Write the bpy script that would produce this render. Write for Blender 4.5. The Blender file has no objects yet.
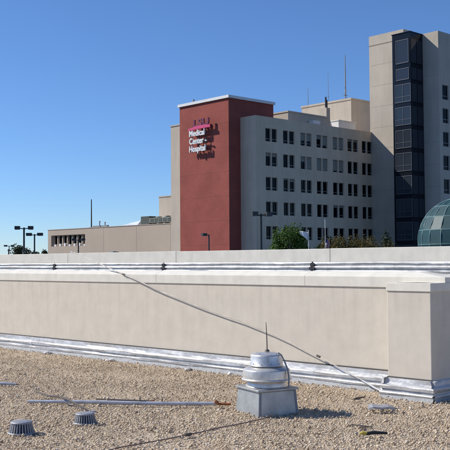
import bpy, bmesh, math, random
import numpy as np
from mathutils import Vector, Matrix

random.seed(7)
rng = np.random.default_rng(11)
scene = bpy.context.scene
COL = scene.collection
PI = math.pi
rad = math.radians

# ------------------------------------------------------------------ camera
cam_d = bpy.data.cameras.new('camera')
cam = bpy.data.objects.new('camera', cam_d)
COL.objects.link(cam)
pitch, roll = rad(2.28), rad(-0.40)
fwd = Vector((0, math.cos(pitch), math.sin(pitch)))
upv = Vector((0, -math.sin(pitch), math.cos(pitch)))
rgt = Vector((1, 0, 0))
rx = rgt * math.cos(roll) + upv * math.sin(roll)
ux = upv * math.cos(roll) - rgt * math.sin(roll)
M3 = Matrix((rx, ux, -fwd)).transposed()
cam.matrix_world = Matrix.Translation((0, 0, 1.6)) @ M3.to_4x4()
cam_d.sensor_width = 36
cam_d.lens = 72.0
cam_d.clip_end = 9000
cam_d.clip_start = 0.1
scene.camera = cam

# ------------------------------------------------------------------ sky, sun, exposure
SUN_EL = rad(39)
sun_h = Vector((-0.972, 0.235, 0)).normalized()
sun_dir = Vector((sun_h.x * math.cos(SUN_EL), sun_h.y * math.cos(SUN_EL), math.sin(SUN_EL)))
world = bpy.data.worlds.new('World')
scene.world = world
world.use_nodes = True
wn = world.node_tree
wn.nodes.clear()
sky = wn.nodes.new('ShaderNodeTexSky')
sky.sky_type = 'NISHITA'
sky.sun_disc = False
sky.sun_elevation = SUN_EL
sky.sun_rotation = math.atan2(sun_h.x, sun_h.y)
sky.altitude = 1200
sky.air_density = 1.0
sky.dust_density = 0.0
sky.ozone_density = 8.0
bg = wn.nodes.new('ShaderNodeBackground')
bg.inputs['Strength'].default_value = 0.107
wo = wn.nodes.new('ShaderNodeOutputWorld')
wb = wn.nodes.new('ShaderNodeMix')          # even white balance of the whole sky
wb.data_type = 'RGBA'
wb.blend_type = 'MULTIPLY'
wb.inputs[0].default_value = 1.0
wb.inputs[7].default_value = (1.03, 1.11, 1.24, 1)
wn.links.new(sky.outputs[0], wb.inputs[6])
wn.links.new(wb.outputs[2], bg.inputs[0])
wn.links.new(bg.outputs[0], wo.inputs[0])
sun_d = bpy.data.lights.new('sun', 'SUN')
sun_d.energy = 5.0
sun_d.angle = rad(0.53)
sun_d.color = (1.0, 0.955, 0.875)
sun = bpy.data.objects.new('sun', sun_d)
COL.objects.link(sun)
sun.rotation_euler = sun_dir.to_track_quat('Z', 'Y').to_euler()
scene.view_settings.view_transform = 'Standard'
scene.view_settings.look = 'None'
scene.view_settings.exposure = 0.0
scene.view_settings.gamma = 1.0
scene.view_settings.use_curve_mapping = False


# ------------------------------------------------------------------ materials
def mat(name, col, rough=0.8, metal=0.0, spec=0.5, var=0.0, vscale=3.0, bump=0.0, bscale=40.0,
        streak=0.0, sscale=1.0, tint=None, aniso=None, bdist=0.01):
    m = bpy.data.materials.new(name)
    m.use_nodes = True
    nt = m.node_tree
    p = nt.nodes['Principled BSDF']
    p.inputs['Base Color'].default_value = (*col, 1)
    p.inputs['Roughness'].default_value = rough
    p.inputs['Metallic'].default_value = metal
    p.inputs['Specular IOR Level'].default_value = spec
    tc = nt.nodes.new('ShaderNodeTexCoord')
    if var > 0 or streak > 0:
        n1 = nt.nodes.new('ShaderNodeTexNoise')
        n1.inputs['Scale'].default_value = vscale
        n1.inputs['Detail'].default_value = 8
        n1.inputs['Roughness'].default_value = 0.65
        nt.links.new(tc.outputs['Object'], n1.inputs['Vector'])
        r1 = nt.nodes.new('ShaderNodeMapRange')
        r1.inputs[1].default_value = 0.3
        r1.inputs[2].default_value = 0.7
        nt.links.new(n1.outputs[0], r1.inputs[0])
        mx = nt.nodes.new('ShaderNodeMix')
        mx.data_type = 'RGBA'
        c2 = tint or tuple(c * (1 - var) for c in col)
        hi = tuple(min(1, c * (1 + var * 0.35)) for c in col)
        mx.inputs[6].default_value = (*c2, 1)
        mx.inputs[7].default_value = (*hi, 1)
        nt.links.new(r1.outputs[0], mx.inputs[0])
        out = mx.outputs[2]
        if streak > 0:
            mp = nt.nodes.new('ShaderNodeMapping')
            mp.inputs['Scale'].default_value = (3.2, 3.2, 0.35)
            nt.links.new(tc.outputs['Object'], mp.inputs[0])
            n2 = nt.nodes.new('ShaderNodeTexNoise')
            n2.inputs['Scale'].default_value = 2.5 * sscale
            n2.inputs['Detail'].default_value = 6
            nt.links.new(mp.outputs[0], n2.inputs['Vector'])
            r2 = nt.nodes.new('ShaderNodeMapRange')
            r2.inputs[1].default_value = 0.42
            r2.inputs[2].default_value = 0.75
            r2.inputs[3].default_value = 1.0
            r2.inputs[4].default_value = 1.0 - streak
            nt.links.new(n2.outputs[0], r2.inputs[0])
            mm = nt.nodes.new('ShaderNodeMix')
            mm.data_type = 'RGBA'
            mm.blend_type = 'MULTIPLY'
            mm.inputs[0].default_value = 1
            nt.links.new(out, mm.inputs[6])
            nt.links.new(r2.outputs[0], mm.inputs[7])
            out = mm.outputs[2]
        nt.links.new(out, p.inputs['Base Color'])
    if bump > 0:
        nb = nt.nodes.new('ShaderNodeTexNoise')
        nb.inputs['Scale'].default_value = bscale
        nb.inputs['Detail'].default_value = 5
        nt.links.new(tc.outputs['Object'], nb.inputs['Vector'])
        bp = nt.nodes.new('ShaderNodeBump')
        bp.inputs['Strength'].default_value = bump
        bp.inputs['Distance'].default_value = bdist
        nt.links.new(nb.outputs[0], bp.inputs['Height'])
        nt.links.new(bp.outputs[0], p.inputs['Normal'])
    return m


M = {}
M['stucco'] = mat('stucco', (0.675, 0.607, 0.505), 0.92, spec=0.2, var=0.09, vscale=4.5, bump=0.35, bscale=170, streak=0.05, bdist=0.004)
def drip_stains(m, z0, z1, amount):
    # rain-washed dirt runs below the coping
    nt = m.node_tree
    p = nt.nodes['Principled BSDF']
    src = p.inputs['Base Color'].links[0].from_socket
    tc = nt.nodes.new('ShaderNodeTexCoord')
    mp = nt.nodes.new('ShaderNodeMapping')
    mp.inputs['Scale'].default_value = (7.0, 7.0, 0.55)
    nt.links.new(tc.outputs['Object'], mp.inputs[0])
    n = nt.nodes.new('ShaderNodeTexNoise')
    n.inputs['Scale'].default_value = 1.6
    n.inputs['Detail'].default_value = 5
    nt.links.new(mp.outputs[0], n.inputs['Vector'])
    a = nt.nodes.new('ShaderNodeMapRange')
    a.inputs[1].default_value = 0.50
    a.inputs[2].default_value = 0.72
    nt.links.new(n.outputs[0], a.inputs[0])
    sp = nt.nodes.new('ShaderNodeSeparateXYZ')
    nt.links.new(tc.outputs['Object'], sp.inputs[0])
    b = nt.nodes.new('ShaderNodeMapRange')
    b.inputs[1].default_value = z0
    b.inputs[2].default_value = z1
    nt.links.new(sp.outputs[2], b.inputs[0])
    mu = nt.nodes.new('ShaderNodeMath')
    mu.operation = 'MULTIPLY'
    nt.links.new(a.outputs[0], mu.inputs[0])
    nt.links.new(b.outputs[0], mu.inputs[1])
    mu2 = nt.nodes.new('ShaderNodeMath')
    mu2.operation = 'MULTIPLY'
    mu2.inputs[1].default_value = amount
    nt.links.new(mu.outputs[0], mu2.inputs[0])
    mx = nt.nodes.new('ShaderNodeMix')
    mx.data_type = 'RGBA'
    nt.links.new(mu2.outputs[0], mx.inputs[0])
    nt.links.new(src, mx.inputs[6])
    mx.inputs[7].default_value = (0.33, 0.29, 0.24, 1)
    nt.links.new(mx.outputs[2], p.inputs['Base Color'])


drip_stains(M['stucco'], 0.55, 1.25, 0.22)
M['coping'] = mat('coping_stucco', (0.78, 0.735, 0.635), 0.85, spec=0.2, var=0.12, vscale=3.5, bump=0.25, bscale=120, streak=0.06, bdist=0.004)
M['alu'] = mat('aluminium_sheet', (0.58, 0.575, 0.57), 0.5, metal=0.35, var=0.28, vscale=7, bump=0.5, bscale=22, bdist=0.01)
M['cant'] = mat('aluminium_coated_membrane', (0.35, 0.355, 0.36), 0.7, metal=0.0, var=0.3, vscale=14, bump=0.6, bscale=45, bdist=0.01)
M['sealant'] = mat('dark_sealant', (0.09, 0.08, 0.07), 0.8)
M['black'] = mat('black_paint', (0.02, 0.02, 0.022), 0.6)
M['spun'] = mat('spun_aluminium', (0.76, 0.73, 0.68), 0.38, metal=0.6, var=0.30, vscale=11, bump=0.25, bscale=30, bdist=0.006)
M['galv'] = mat('galvanised_steel', (0.46, 0.47, 0.46), 0.5, metal=0.6, var=0.28, vscale=7, bump=0.2, bscale=60, bdist=0.004)
M['strainer'] = mat('cast_aluminium', (0.36, 0.36, 0.375), 0.55, metal=0.3, var=0.3, vscale=40)
M['strainer_dark'] = mat('dark_slot', (0.03, 0.03, 0.035), 0.8)
M['pipe'] = mat('grey_pipe', (0.50, 0.51, 0.55), 0.45, metal=0.2, var=0.3, vscale=6)
M['rod'] = mat('weathered_rod', (0.62, 0.58, 0.52), 0.7, var=0.4, vscale=5)
M['stick'] = mat('dark_rod', (0.11, 0.09, 0.08), 0.7, var=0.4, vscale=9)
M['rust'] = mat('rust', (0.36, 0.13, 0.05), 0.85, var=0.6, vscale=25)
M['cable'] = mat('braided_cable', (0.24, 0.17, 0.14), 0.7, var=0.4, vscale=20)
M['lead'] = mat('grey_sheet_scrap', (0.40, 0.40, 0.43), 0.55, metal=0.3, var=0.3, vscale=20)
M['yellow'] = mat('yellow_plastic', (0.50, 0.38, 0.06), 0.5)
M['concrete'] = mat('pale_concrete', (0.54, 0.47, 0.38), 0.9, spec=0.2, var=0.12, vscale=0.25, bump=0.15, bscale=4, streak=0.10, sscale=0.14)
M['facade'] = mat('facade_concrete', (0.72, 0.58, 0.425), 0.9, spec=0.2, var=0.12, vscale=0.3, bump=0.15, bscale=4, streak=0.12, sscale=0.16)
M['lowwall'] = mat('tan_precast', (0.49, 0.40, 0.312), 0.9, spec=0.2, var=0.08, vscale=0.2, bump=0.1, bscale=4)
M['joint'] = mat('joint_filler', (0.40, 0.345, 0.30), 0.9)
M['brick_joint'] = mat('brick_joint', (0.27, 0.082, 0.064), 0.9)
M['white_trim'] = mat('white_coping', (0.78, 0.77, 0.74), 0.6, var=0.12, vscale=0.6)
M['glass'] = mat('dark_glass', (0.006, 0.007, 0.008), 0.08, spec=0.06)
M['glass_blue'] = mat('dark_blue_glass', (0.030, 0.038, 0.050), 0.08, spec=0.4)
M['blind'] = mat('drawn_blind', (0.27, 0.265, 0.22), 0.9, var=0.2, vscale=1.2)
M['frame'] = mat('window_frame', (0.33, 0.34, 0.34), 0.5, metal=0.3)
M['bayframe'] = mat('bay_frame', (0.095, 0.10, 0.11), 0.5, metal=0.3)
M['spandrel'] = mat('dark_spandrel', (0.009, 0.012, 0.018), 0.2, spec=0.2)
M['letter_white'] = mat('white_letters', (0.80, 0.80, 0.78), 0.5)
M['letter_purple'] = mat('purple_letters', (0.16, 0.015, 0.06), 0.5)
M['magenta'] = mat('magenta_band', (0.62, 0.045, 0.16), 0.5)
M['steel'] = mat('grey_steel', (0.25, 0.26, 0.28), 0.6, metal=0.4)
M['lampdark'] = mat('bronze_lamp_paint', (0.035, 0.035, 0.035), 0.5)
M['lampwhite'] = mat('lamp_lens', (0.55, 0.55, 0.50), 0.4)
M['teal'] = mat('teal_glass', (0.022, 0.070, 0.078), 0.5, spec=0.3, var=0.25, vscale=0.6)
M['tealframe'] = mat('pale_mullion', (0.14, 0.23, 0.23), 0.5)
M['bark'] = mat('bark', (0.10, 0.075, 0.055), 0.95, var=0.4, vscale=4, bump=0.5, bscale=8)
M['flag_white'] = mat('white_cloth', (0.82, 0.82, 0.80), 0.8)
M['flag_red'] = mat('red_cloth', (0.45, 0.03, 0.04), 0.8)
M['flag_blue'] = mat('blue_cloth', (0.03, 0.04, 0.16), 0.8)
M['unit'] = mat('grey_green_unit', (0.20, 0.22, 0.19), 0.7, var=0.4, vscale=1.5)
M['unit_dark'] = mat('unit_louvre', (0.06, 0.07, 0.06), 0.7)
M['skylight'] = mat('pale_skylight', (0.66, 0.70, 0.74), 0.3)
M['asphalt'] = mat('asphalt', (0.055, 0.055, 0.057), 0.95, var=0.3, vscale=0.2)
M['slab'] = mat('roof_membrane', (0.22, 0.19, 0.155), 0.95, var=0.3, vscale=3)


def brick_material():
    m = bpy.data.materials.new('red_brick')
    m.use_nodes = True
    nt = m.node_tree
    p = nt.nodes['Principled BSDF']
    tc = nt.nodes.new('ShaderNodeTexCoord')
    sep = nt.nodes.new('ShaderNodeSeparateXYZ')
    nt.links.new(tc.outputs['Object'], sep.inputs[0])
    add = nt.nodes.new('ShaderNodeMath')
    nt.links.new(sep.outputs[0], add.inputs[0])
    nt.links.new(sep.outputs[1], add.inputs[1])
    cmb = nt.nodes.new('ShaderNodeCombineXYZ')
    nt.links.new(add.outputs[0], cmb.inputs[0])
    nt.links.new(sep.outputs[2], cmb.inputs[1])
    br = nt.nodes.new('ShaderNodeTexBrick')
    br.inputs['Scale'].default_value = 1.0
    br.inputs['Brick Width'].default_value = 0.30
    br.inputs['Row Height'].default_value = 0.10
    br.inputs['Mortar Size'].default_value = 0.008
    br.inputs['Color1'].default_value = (0.335, 0.082, 0.062, 1)
    br.inputs['Color2'].default_value = (0.285, 0.070, 0.054, 1)
    br.inputs['Mortar'].default_value = (0.34, 0.13, 0.105, 1)
    nt.links.new(cmb.outputs[0], br.inputs['Vector'])
    n1 = nt.nodes.new('ShaderNodeTexNoise')
    n1.inputs['Scale'].default_value = 0.35
    n1.inputs['Detail'].default_value = 7
    nt.links.new(tc.outputs['Object'], n1.inputs['Vector'])
    r = nt.nodes.new('ShaderNodeMapRange')
    r.inputs[1].default_value = 0.3
    r.inputs[2].default_value = 0.7
    r.inputs[3].default_value = 0.86
    r.inputs[4].default_value = 1.1
    nt.links.new(n1.outputs[0], r.inputs[0])
    mm = nt.nodes.new('ShaderNodeMix')
    mm.data_type = 'RGBA'
    mm.blend_type = 'MULTIPLY'
    mm.inputs[0].default_value = 1
    nt.links.new(br.outputs[0], mm.inputs[6])
    nt.links.new(r.outputs[0], mm.inputs[7])
    nt.links.new(mm.outputs[2], p.inputs['Base Color'])
    p.inputs['Roughness'].default_value = 0.9
    p.inputs['Specular IOR Level'].default_value = 0.2
    return m


M['brick'] = brick_material()


def ramp_material(name, stops, rough=0.85, per='island'):
    m = bpy.data.materials.new(name)
    m.use_nodes = True
    nt = m.node_tree
    p = nt.nodes['Principled BSDF']
    p.inputs['Roughness'].default_value = rough
    p.inputs['Specular IOR Level'].default_value = 0.25
    g = nt.nodes.new('ShaderNodeNewGeometry')
    cr = nt.nodes.new('ShaderNodeValToRGB')
    e = cr.color_ramp.elements
    while len(e) < len(stops):
        e.new(0.5)
    for i, (pos, c) in enumerate(stops):
        e[i].position = pos
        e[i].color = (*c, 1)
    nt.links.new(g.outputs['Random Per Island'], cr.inputs[0])
    nt.links.new(cr.outputs[0], p.inputs['Base Color'])
    return m, nt, p, cr


GRAVEL_STOPS = [(0.0, (0.29, 0.214, 0.147)), (0.2, (0.47, 0.361, 0.245)), (0.45, (0.61, 0.483, 0.329)), (0.65, (0.56, 0.463, 0.343)), (0.82, (0.7, 0.58, 0.422)), (0.94, (0.4, 0.326, 0.265)), (1.0, (0.76, 0.682, 0.569))]
M['pebble'], _nt, _p, _cr = ramp_material('pebble', GRAVEL_STOPS, 0.9)
_tc = _nt.nodes.new('ShaderNodeTexCoord')       # dusty and dirty drifts across the roof
_n = _nt.nodes.new('ShaderNodeTexNoise')
_n.inputs['Scale'].default_value = 0.9
_n.inputs['Detail'].default_value = 6
_nt.links.new(_tc.outputs['Object'], _n.inputs['Vector'])
_r = _nt.nodes.new('ShaderNodeMapRange')
_r.inputs[1].default_value = 0.32
_r.inputs[2].default_value = 0.68
_r.inputs[3].default_value = 0.92
_r.inputs[4].default_value = 1.18
_nt.links.new(_n.outputs[0], _r.inputs[0])
_m = _nt.nodes.new('ShaderNodeMix')
_m.data_type = 'RGBA'
_m.blend_type = 'MULTIPLY'
_m.inputs[0].default_value = 1
_nt.links.new(_cr.outputs[0], _m.inputs[6])
_nt.links.new(_r.outputs[0], _m.inputs[7])
_nt.links.new(_m.outputs[2], _p.inputs['Base Color'])


def leaf_material(name, a, b, c):
    m, nt, p, cr = ramp_material(name, [(0, a), (0.5, b), (1, c)], 0.6)
    tr = nt.nodes.new('ShaderNodeBsdfTranslucent')
    nt.links.new(cr.outputs[0], tr.inputs[0])
    ms = nt.nodes.new('ShaderNodeMixShader')
    ms.inputs[0].default_value = 0.3
    nt.links.new(p.outputs[0], ms.inputs[1])
    nt.links.new(tr.outputs[0], ms.inputs[2])
    out = [n for n in nt.nodes if n.type == 'OUTPUT_MATERIAL'][0]
    nt.links.new(ms.outputs[0], out.inputs[0])
    return m


M['leaf_green'] = leaf_material('leaf_green', (0.04, 0.085, 0.014), (0.07, 0.14, 0.022), (0.12, 0.20, 0.035))
M['leaf_dark'] = leaf_material('leaf_dark', (0.018, 0.03, 0.012), (0.03, 0.045, 0.016), (0.045, 0.06, 0.02))
M['leaf_yellow'] = leaf_material('leaf_yellow', (0.07, 0.07, 0.025), (0.12, 0.10, 0.035), (0.20, 0.145, 0.05))


def underlay_material():
    m = bpy.data.materials.new('gravel_bed')
    m.use_nodes = True
    nt = m.node_tree
    p = nt.nodes['Principled BSDF']
    p.inputs['Roughness'].default_value = 0.95
    p.inputs['Specular IOR Level'].default_value = 0.2
    tc = nt.nodes.new('ShaderNodeTexCoord')
    v = nt.nodes.new('ShaderNodeTexVoronoi')
    v.inputs['Scale'].default_value = 55
    nt.links.new(tc.outputs['Object'], v.inputs['Vector'])
    cr = nt.nodes.new('ShaderNodeValToRGB')
    e = cr.color_ramp.elements
    while len(e) < len(GRAVEL_STOPS):
        e.new(0.5)
    for i, (pos, c) in enumerate(GRAVEL_STOPS):
        e[i].position = pos
        e[i].color = (*c, 1)
    sep = nt.nodes.new('ShaderNodeSeparateColor')
    nt.links.new(v.outputs['Color'], sep.inputs[0])
    nt.links.new(sep.outputs[0], cr.inputs[0])
    nt.links.new(cr.outputs[0], p.inputs['Base Color'])
    bp = nt.nodes.new('ShaderNodeBump')
    bp.inputs['Strength'].default_value = 1.0
    bp.inputs['Distance'].default_value = 0.015
    bp.invert = True
    nt.links.new(v.outputs['Distance'], bp.inputs['Height'])
    nt.links.new(bp.outputs[0], p.inputs['Normal'])
    return m


M['gravel_bed'] = underlay_material()


# ------------------------------------------------------------------ helpers
class MB:
    """collects shapes; build() links them as ONE mesh object"""

    def __init__(self):
        self.v = []
        self.f = []
        self.mi = []
        self.sm = []

    def add(self, vs, fs, smooth=False, mi=0):
        o = len(self.v)
        self.v += [tuple(p) for p in vs]
        self.f += [tuple(i + o for i in q) for q in fs]
        self.mi += [mi] * len(fs)
        self.sm += [smooth] * len(fs)
        return self

    def box(self, x0, x1, y0, y1, z0, z1, mi=0, taper=0.0):
        t = taper
        vs = [(x0 - t, y0 - t, z0), (x1 + t, y0 - t, z0), (x1 + t, y1 + t, z0), (x0 - t, y1 + t, z0),
              (x0, y0, z1), (x1, y0, z1), (x1, y1, z1), (x0, y1, z1)]
        fs = [(3, 2, 1, 0), (4, 5, 6, 7), (0, 1, 5, 4), (1, 2, 6, 5), (2, 3, 7, 6), (3, 0, 4, 7)]
        return self.add(vs, fs, False, mi)

    def tube(self, pts, r, n=8, mi=0, caps=True):
        pts = [Vector(p) for p in pts]
        rs = r if isinstance(r, (list, tuple)) else [r] * len(pts)
        vs, fs = [], []
        ref = Vector((0, 0, 1))
        for i, p in enumerate(pts):
            t = (pts[min(i + 1, len(pts) - 1)] - pts[max(i - 1, 0)]).normalized()
            rr = ref if abs(t.dot(ref)) < 0.95 else Vector((1, 0, 0))
            a = t.cross(rr).normalized()
            b = t.cross(a).normalized()
            for k in range(n):
                w = 2 * PI * k / n
                vs.append(p + (a * math.cos(w) + b * math.sin(w)) * rs[i])
        for i in range(len(pts) - 1):
            for k in range(n):
                k2 = (k + 1) % n
                fs.append((i * n + k, i * n + k2, (i + 1) * n + k2, (i + 1) * n + k))
        self.add(vs, fs, True, mi)
        if caps:
            self.add(vs[:n], [tuple(range(n - 1, -1, -1))], False, mi)
            self.add(vs[-n:], [tuple(range(n))], False, mi)
        return self

    def lathe(self, prof, n=48, c=(0, 0), smooth=True, mi=0):
        vs, fs = [], []
        for (r, z) in prof:
            for k in range(n):
                w = 2 * PI * k / n
                vs.append((c[0] + r * math.cos(w), c[1] + r * math.sin(w), z))
        for i in range(len(prof) - 1):
            for k in range(n):
                k2 = (k + 1) % n
                fs.append((i * n + k, i * n + k2, (i + 1) * n + k2, (i + 1) * n + k))
        return self.add(vs, fs, smooth, mi)

    def build(self, name, material, parent=None, loc=None, rotz=None):
        me = bpy.data.meshes.new(name)
        me.from_pydata(self.v, [], self.f)
        mats = material if isinstance(material, (list, tuple)) else [material]
        for m in mats:
            me.materials.append(m)
        me.polygons.foreach_set('use_smooth', self.sm)
        me.polygons.foreach_set('material_index', self.mi)
        me.update()
        return place(name, me, parent, loc, rotz)


def place(name, me, parent=None, loc=None, rotz=None):
    o = bpy.data.objects.new(name, me)
    COL.objects.link(o)
    if parent:
        o.parent = parent
    if loc:
        o.location = loc
    if rotz is not None:
        o.rotation_euler = (0, 0, rotz)
    return o


def tag(o, label=None, cat=None, group=None, kind=None):
    for k, v in (('label', label), ('category', cat), ('group', group), ('kind', kind)):
        if v:
            o[k] = v
    return o


def thing(name, label, cat, loc=(0, 0, 0), rotz=0.0, group=None):
    o = bpy.data.objects.new(name, None)
    o.empty_display_size = 0.2
    COL.objects.link(o)
    o.location = loc
    o.rotation_euler = (0, 0, rotz)
    return tag(o, label, cat, group)


def bevel_edges(o, w=0.01, seg=2):
    m = o.modifiers.new('bevel', 'BEVEL')
    m.width = w
    m.segments = seg
    m.limit_method = 'ANGLE'
    m.angle_limit = rad(40)
    return o


def strip(prof, xs, jitter=0.0, end=False, smooth=True):
    """sweep a (y,z) profile along x at stations xs, with uneven sheet-metal ripples"""
    mb = MB()
    n = len(prof)
    vs, fs = [], []
    ph = [random.random() * 6.28 for _ in range(n)]
    for x in xs:
        for j, (y, z) in enumerate(prof):
            w = jitter * (math.sin(x * 2.1 + ph[j]) * 0.5 + math.sin(x * 5.7 + ph[j] * 2) * 0.35 + math.sin(x * 13.0 + ph[j] * 3) * 0.2)
            k = 0.25 if j in (0, n - 1) else 1.0
            vs.append((x + random.uniform(-0.012, 0.012), y + (w + random.gauss(0, jitter * 0.09)) * k, z + (w * 0.45 + random.gauss(0, jitter * 0.08)) * k))
    for i in range(len(xs) - 1):
        for j in range(n - 1):
            fs.append((i * n + j, i * n + j + 1, (i + 1) * n + j + 1, (i + 1) * n + j))
    mb.add(vs, fs, smooth)
    return mb


def frange(a, b, s):
    n = max(1, int(round((b - a) / s)))
    return [a + (b - a) * i / n for i in range(n + 1)]


# ================================================================== THE SETTING
g = MB().box(-3000, 3000, -3000, 3000, -6.6, -6.0).build('ground', M['asphalt'])
tag(g, kind='structure')

# frame of the near roof: local x runs along the parapet (to the right), local -y faces the camera
B = rad(45.4)
NR = math.atan2(-math.cos(B), math.sin(B))
NO = Vector((9.25 * math.cos(B), 9.25 * math.sin(B), 0))
NX = Vector((math.cos(NR), math.sin(NR), 0))
NY = Vector((-math.sin(NR), math.cos(NR), 0))


def near(x, y, z=0.0):
    return NO + NX * x + NY * y + Vector((0, 0, z))


WX0, WX1, PX1 = -27.0, -6.12, -5.53     # wall start, pier left edge, pier right edge
FY = 5.25                                # far parapet face
PF = -0.33                               # pier front face

deck = MB().box(WX0, 16, -19, FY + 0.6, -6.0, -0.012).build('roof_deck', M['gravel_bed'], None, NO, NR)
tag(deck, kind='structure')
deck2 = MB().box(WX0, PX1 - 0.3, 0.2, FY + 0.5, -0.02, 1.12).build('upper_roof_deck', M['slab'], None, NO, NR)
tag(deck2, kind='structure')


# ------------------------------------------------------------------ loose gravel: one object, beyond counting
def gravel():
    pts = []
    area_pts = 0
    # triangle-ish region in front of the camera, denser where near
    N = 540000
    px = rng.uniform(-17, 6.5, N)
    py = rng.uniform(-8.5, 5.0, N)
    wx = NO.x + NX.x * px + NY.x * py
    wy = NO.y + NX.y * px + NY.y * py
    ok = (wy > 6.6) & (np.abs(wx) < wy * 0.285 + 0.35)
    front = (py < -0.075) & ((px < WX1) | (py < PF - 0.075))
    right = (px > PX1 + 0.06)
    ok &= (front | right)
    dist = np.hypot(wx, wy)
    ok &= rng.random(N) < np.clip(1.35 - dist / 22.0, 0.45, 1.0)
    patch = np.sin(px * 1.7 + np.sin(py * 2.3)) * np.sin(py * 1.9 + 1.3 * np.sin(px * 1.1)) + 0.5 * np.sin(px * 5.3 + py * 3.1) * np.sin(py * 6.1 - px * 2.0)
    ok &= rng.random(N) < np.clip(1.0 + 0.55 * patch, 0.45, 1.0)
    px, py = px[ok], py[ok]
    n = len(px)
    base = np.array([(1, 0, 0), (-1, 0, 0), (0, 1, 0), (0, -1, 0), (0, 0, 1), (0, 0, -1)], float)
    tri = np.array([(0, 2, 4), (2, 1, 4), (1, 3, 4), (3, 0, 4), (2, 0, 5), (1, 2, 5), (3, 1, 5), (0, 3, 5)])
    size = rng.gamma(4, 1 / 4, n) * 0.0072
    size = np.clip(size, 0.0032, 0.024)
    sc = np.stack([size * rng.uniform(0.8, 1.4, n), size * rng.uniform(0.7, 1.1, n), size * rng.uniform(0.55, 0.95, n)], 1)
    v = base[None] * sc[:, None, :] * rng.uniform(0.75, 1.25, (n, 6, 1))
    a = rng.uniform(0, 2 * PI, n)
    t = rng.uniform(-0.6, 0.6, n)
    ca, sa, ct, st = np.cos(a), np.sin(a), np.cos(t), np.sin(t)
    x, y, z = v[..., 0], v[..., 1], v[..., 2]
    x2 = x * ct[:, None] - z * st[:, None]
    z2 = x * st[:, None] + z * ct[:, None]
    x3 = x2 * ca[:, None] - y * sa[:, None]
    y3 = x2 * sa[:, None] + y * ca[:, None]
    low = 0.004 * np.sin(px * 3.1 + py) * np.sin(py * 2.3)
    z2 = z2 + (size * 0.45 + low + rng.uniform(-0.006, 0.006, n))[:, None]
    V = np.stack([x3 + px[:, None], y3 + py[:, None], z2], -1).reshape(-1, 3)
    Fc = (tri[None] + (np.arange(n) * 6)[:, None, None]).reshape(-1, 3)
    me = bpy.data.meshes.new('gravel')
    me.vertices.add(len(V))
    me.vertices.foreach_set('co', V.astype(np.float32).ravel())
    me.loops.add(len(Fc) * 3)
    me.loops.foreach_set('vertex_index', Fc.astype(np.int32).ravel())
    me.polygons.add(len(Fc))
    me.polygons.foreach_set('loop_start', (np.arange(len(Fc)) * 3).astype(np.int32))
    me.polygons.foreach_set('loop_total', np.full(len(Fc), 3, np.int32))
    me.polygons.foreach_set('use_smooth', np.ones(len(Fc), bool))
    me.materials.append(M['pebble'])
    me.update(calc_edges=True)
    o = place('gravel', me, None, NO, NR)
    tag(o, 'loose tan pea gravel spread over the near flat roof', 'gravel', kind='stuff')
    print('gravel stones', n)


gravel()

# ------------------------------------------------------------------ near parapet
par = thing('parapet_wall', 'near beige stucco parapet wall with corner pier, on the gravel roof', 'wall', NO, NR)
WT = 0.42
MB().box(WX0, WX1 + 0.01, 0, WT, -0.02, 1.272).build('wall', M['stucco'], par)
pier = MB().box(WX1, PX1, PF, WT + 0.05, -0.021, 1.236)
pier = bevel_edges(pier.build('pier', M['stucco'], par), 0.008)
ret = MB().box(WX1 + 0.02, PX1 - 0.002, WT + 0.05, FY - 0.01, -0.02, 1.236).build('return_wall', M['stucco'], par)


def coping_block(x0, x1, hip=0.0, z0=1.265):
    # profile in (y,z): fascia, sloped weathering, ridge, back slope
    prof = [(-0.016, z0), (-0.018, z0 + 0.125), (-0.012, z0 + 0.137), (0.10, z0 + 0.182), (0.20, z0 + 0.190), (WT + 0.03, z0 + 0.12), (WT + 0.03, z0)]
    n = len(prof)
    vs = [(x0, y, z) for y, z in prof] + [(x1 - (hip if z > z0 + 0.13 else 0.0), y, z) for y, z in prof]
    fs = [(i, (i + 1) % n, n + (i + 1) % n, n + i) for i in range(n)]
    fs += [tuple(range(n))[::-1], tuple(range(n, 2 * n))]
    return MB().add(vs, fs)


seams = [WX0, -19.6, -15.2, -10.62, -7.63, PX1 + 0.006]
for i in range(len(seams) - 1):
    coping_block(seams[i] + 0.003, seams[i + 1] - 0.003, 0.42 if i == len(seams) - 2 else 0.0).build('coping_block', M['coping'], par)
# pier coping: low lip, its top rising back into the return wall coping
z0 = 1.232
XA, XB = WX1 - 0.006, PX1 + 0.012
v = [(XA, PF - 0.014, z0), (XB, PF - 0.014, z0), (XB, FY - 0.01, z0), (XA, FY - 0.01, z0),
     (XA, PF - 0.014, z0 + 0.096), (XB, PF - 0.014, z0 + 0.096), (XB, FY - 0.01, z0 + 0.125), (XA, FY - 0.01, z0 + 0.125)]
f = [(3, 2, 1, 0), (0, 1, 5, 4), (1, 2, 6, 5), (4, 5, 6, 7), (2, 3, 7, 6), (3, 0, 4, 7)]
bevel_edges(MB().add(v, f).build('coping_block', M['coping'], par), 0.006)
# chipped crack on the pier coping
cr = MB()
cp = [(WX1 + 0.16, PF - 0.01, z0 + 0.097), (WX1 + 0.27, PF + 0.02, z0 + 0.097), (WX1 + 0.38, PF + 0.05, z0 + 0.097),
      (WX1 + 0.47, PF + 0.06, z0 + 0.097), (WX1 + 0.57, PF + 0.12, z0 + 0.097)]
cr.tube(cp, [0.0015, 0.004, 0.007, 0.006, 0.0015], 6)
cr.build('sealant_bead', M['sealant'], par)

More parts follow.
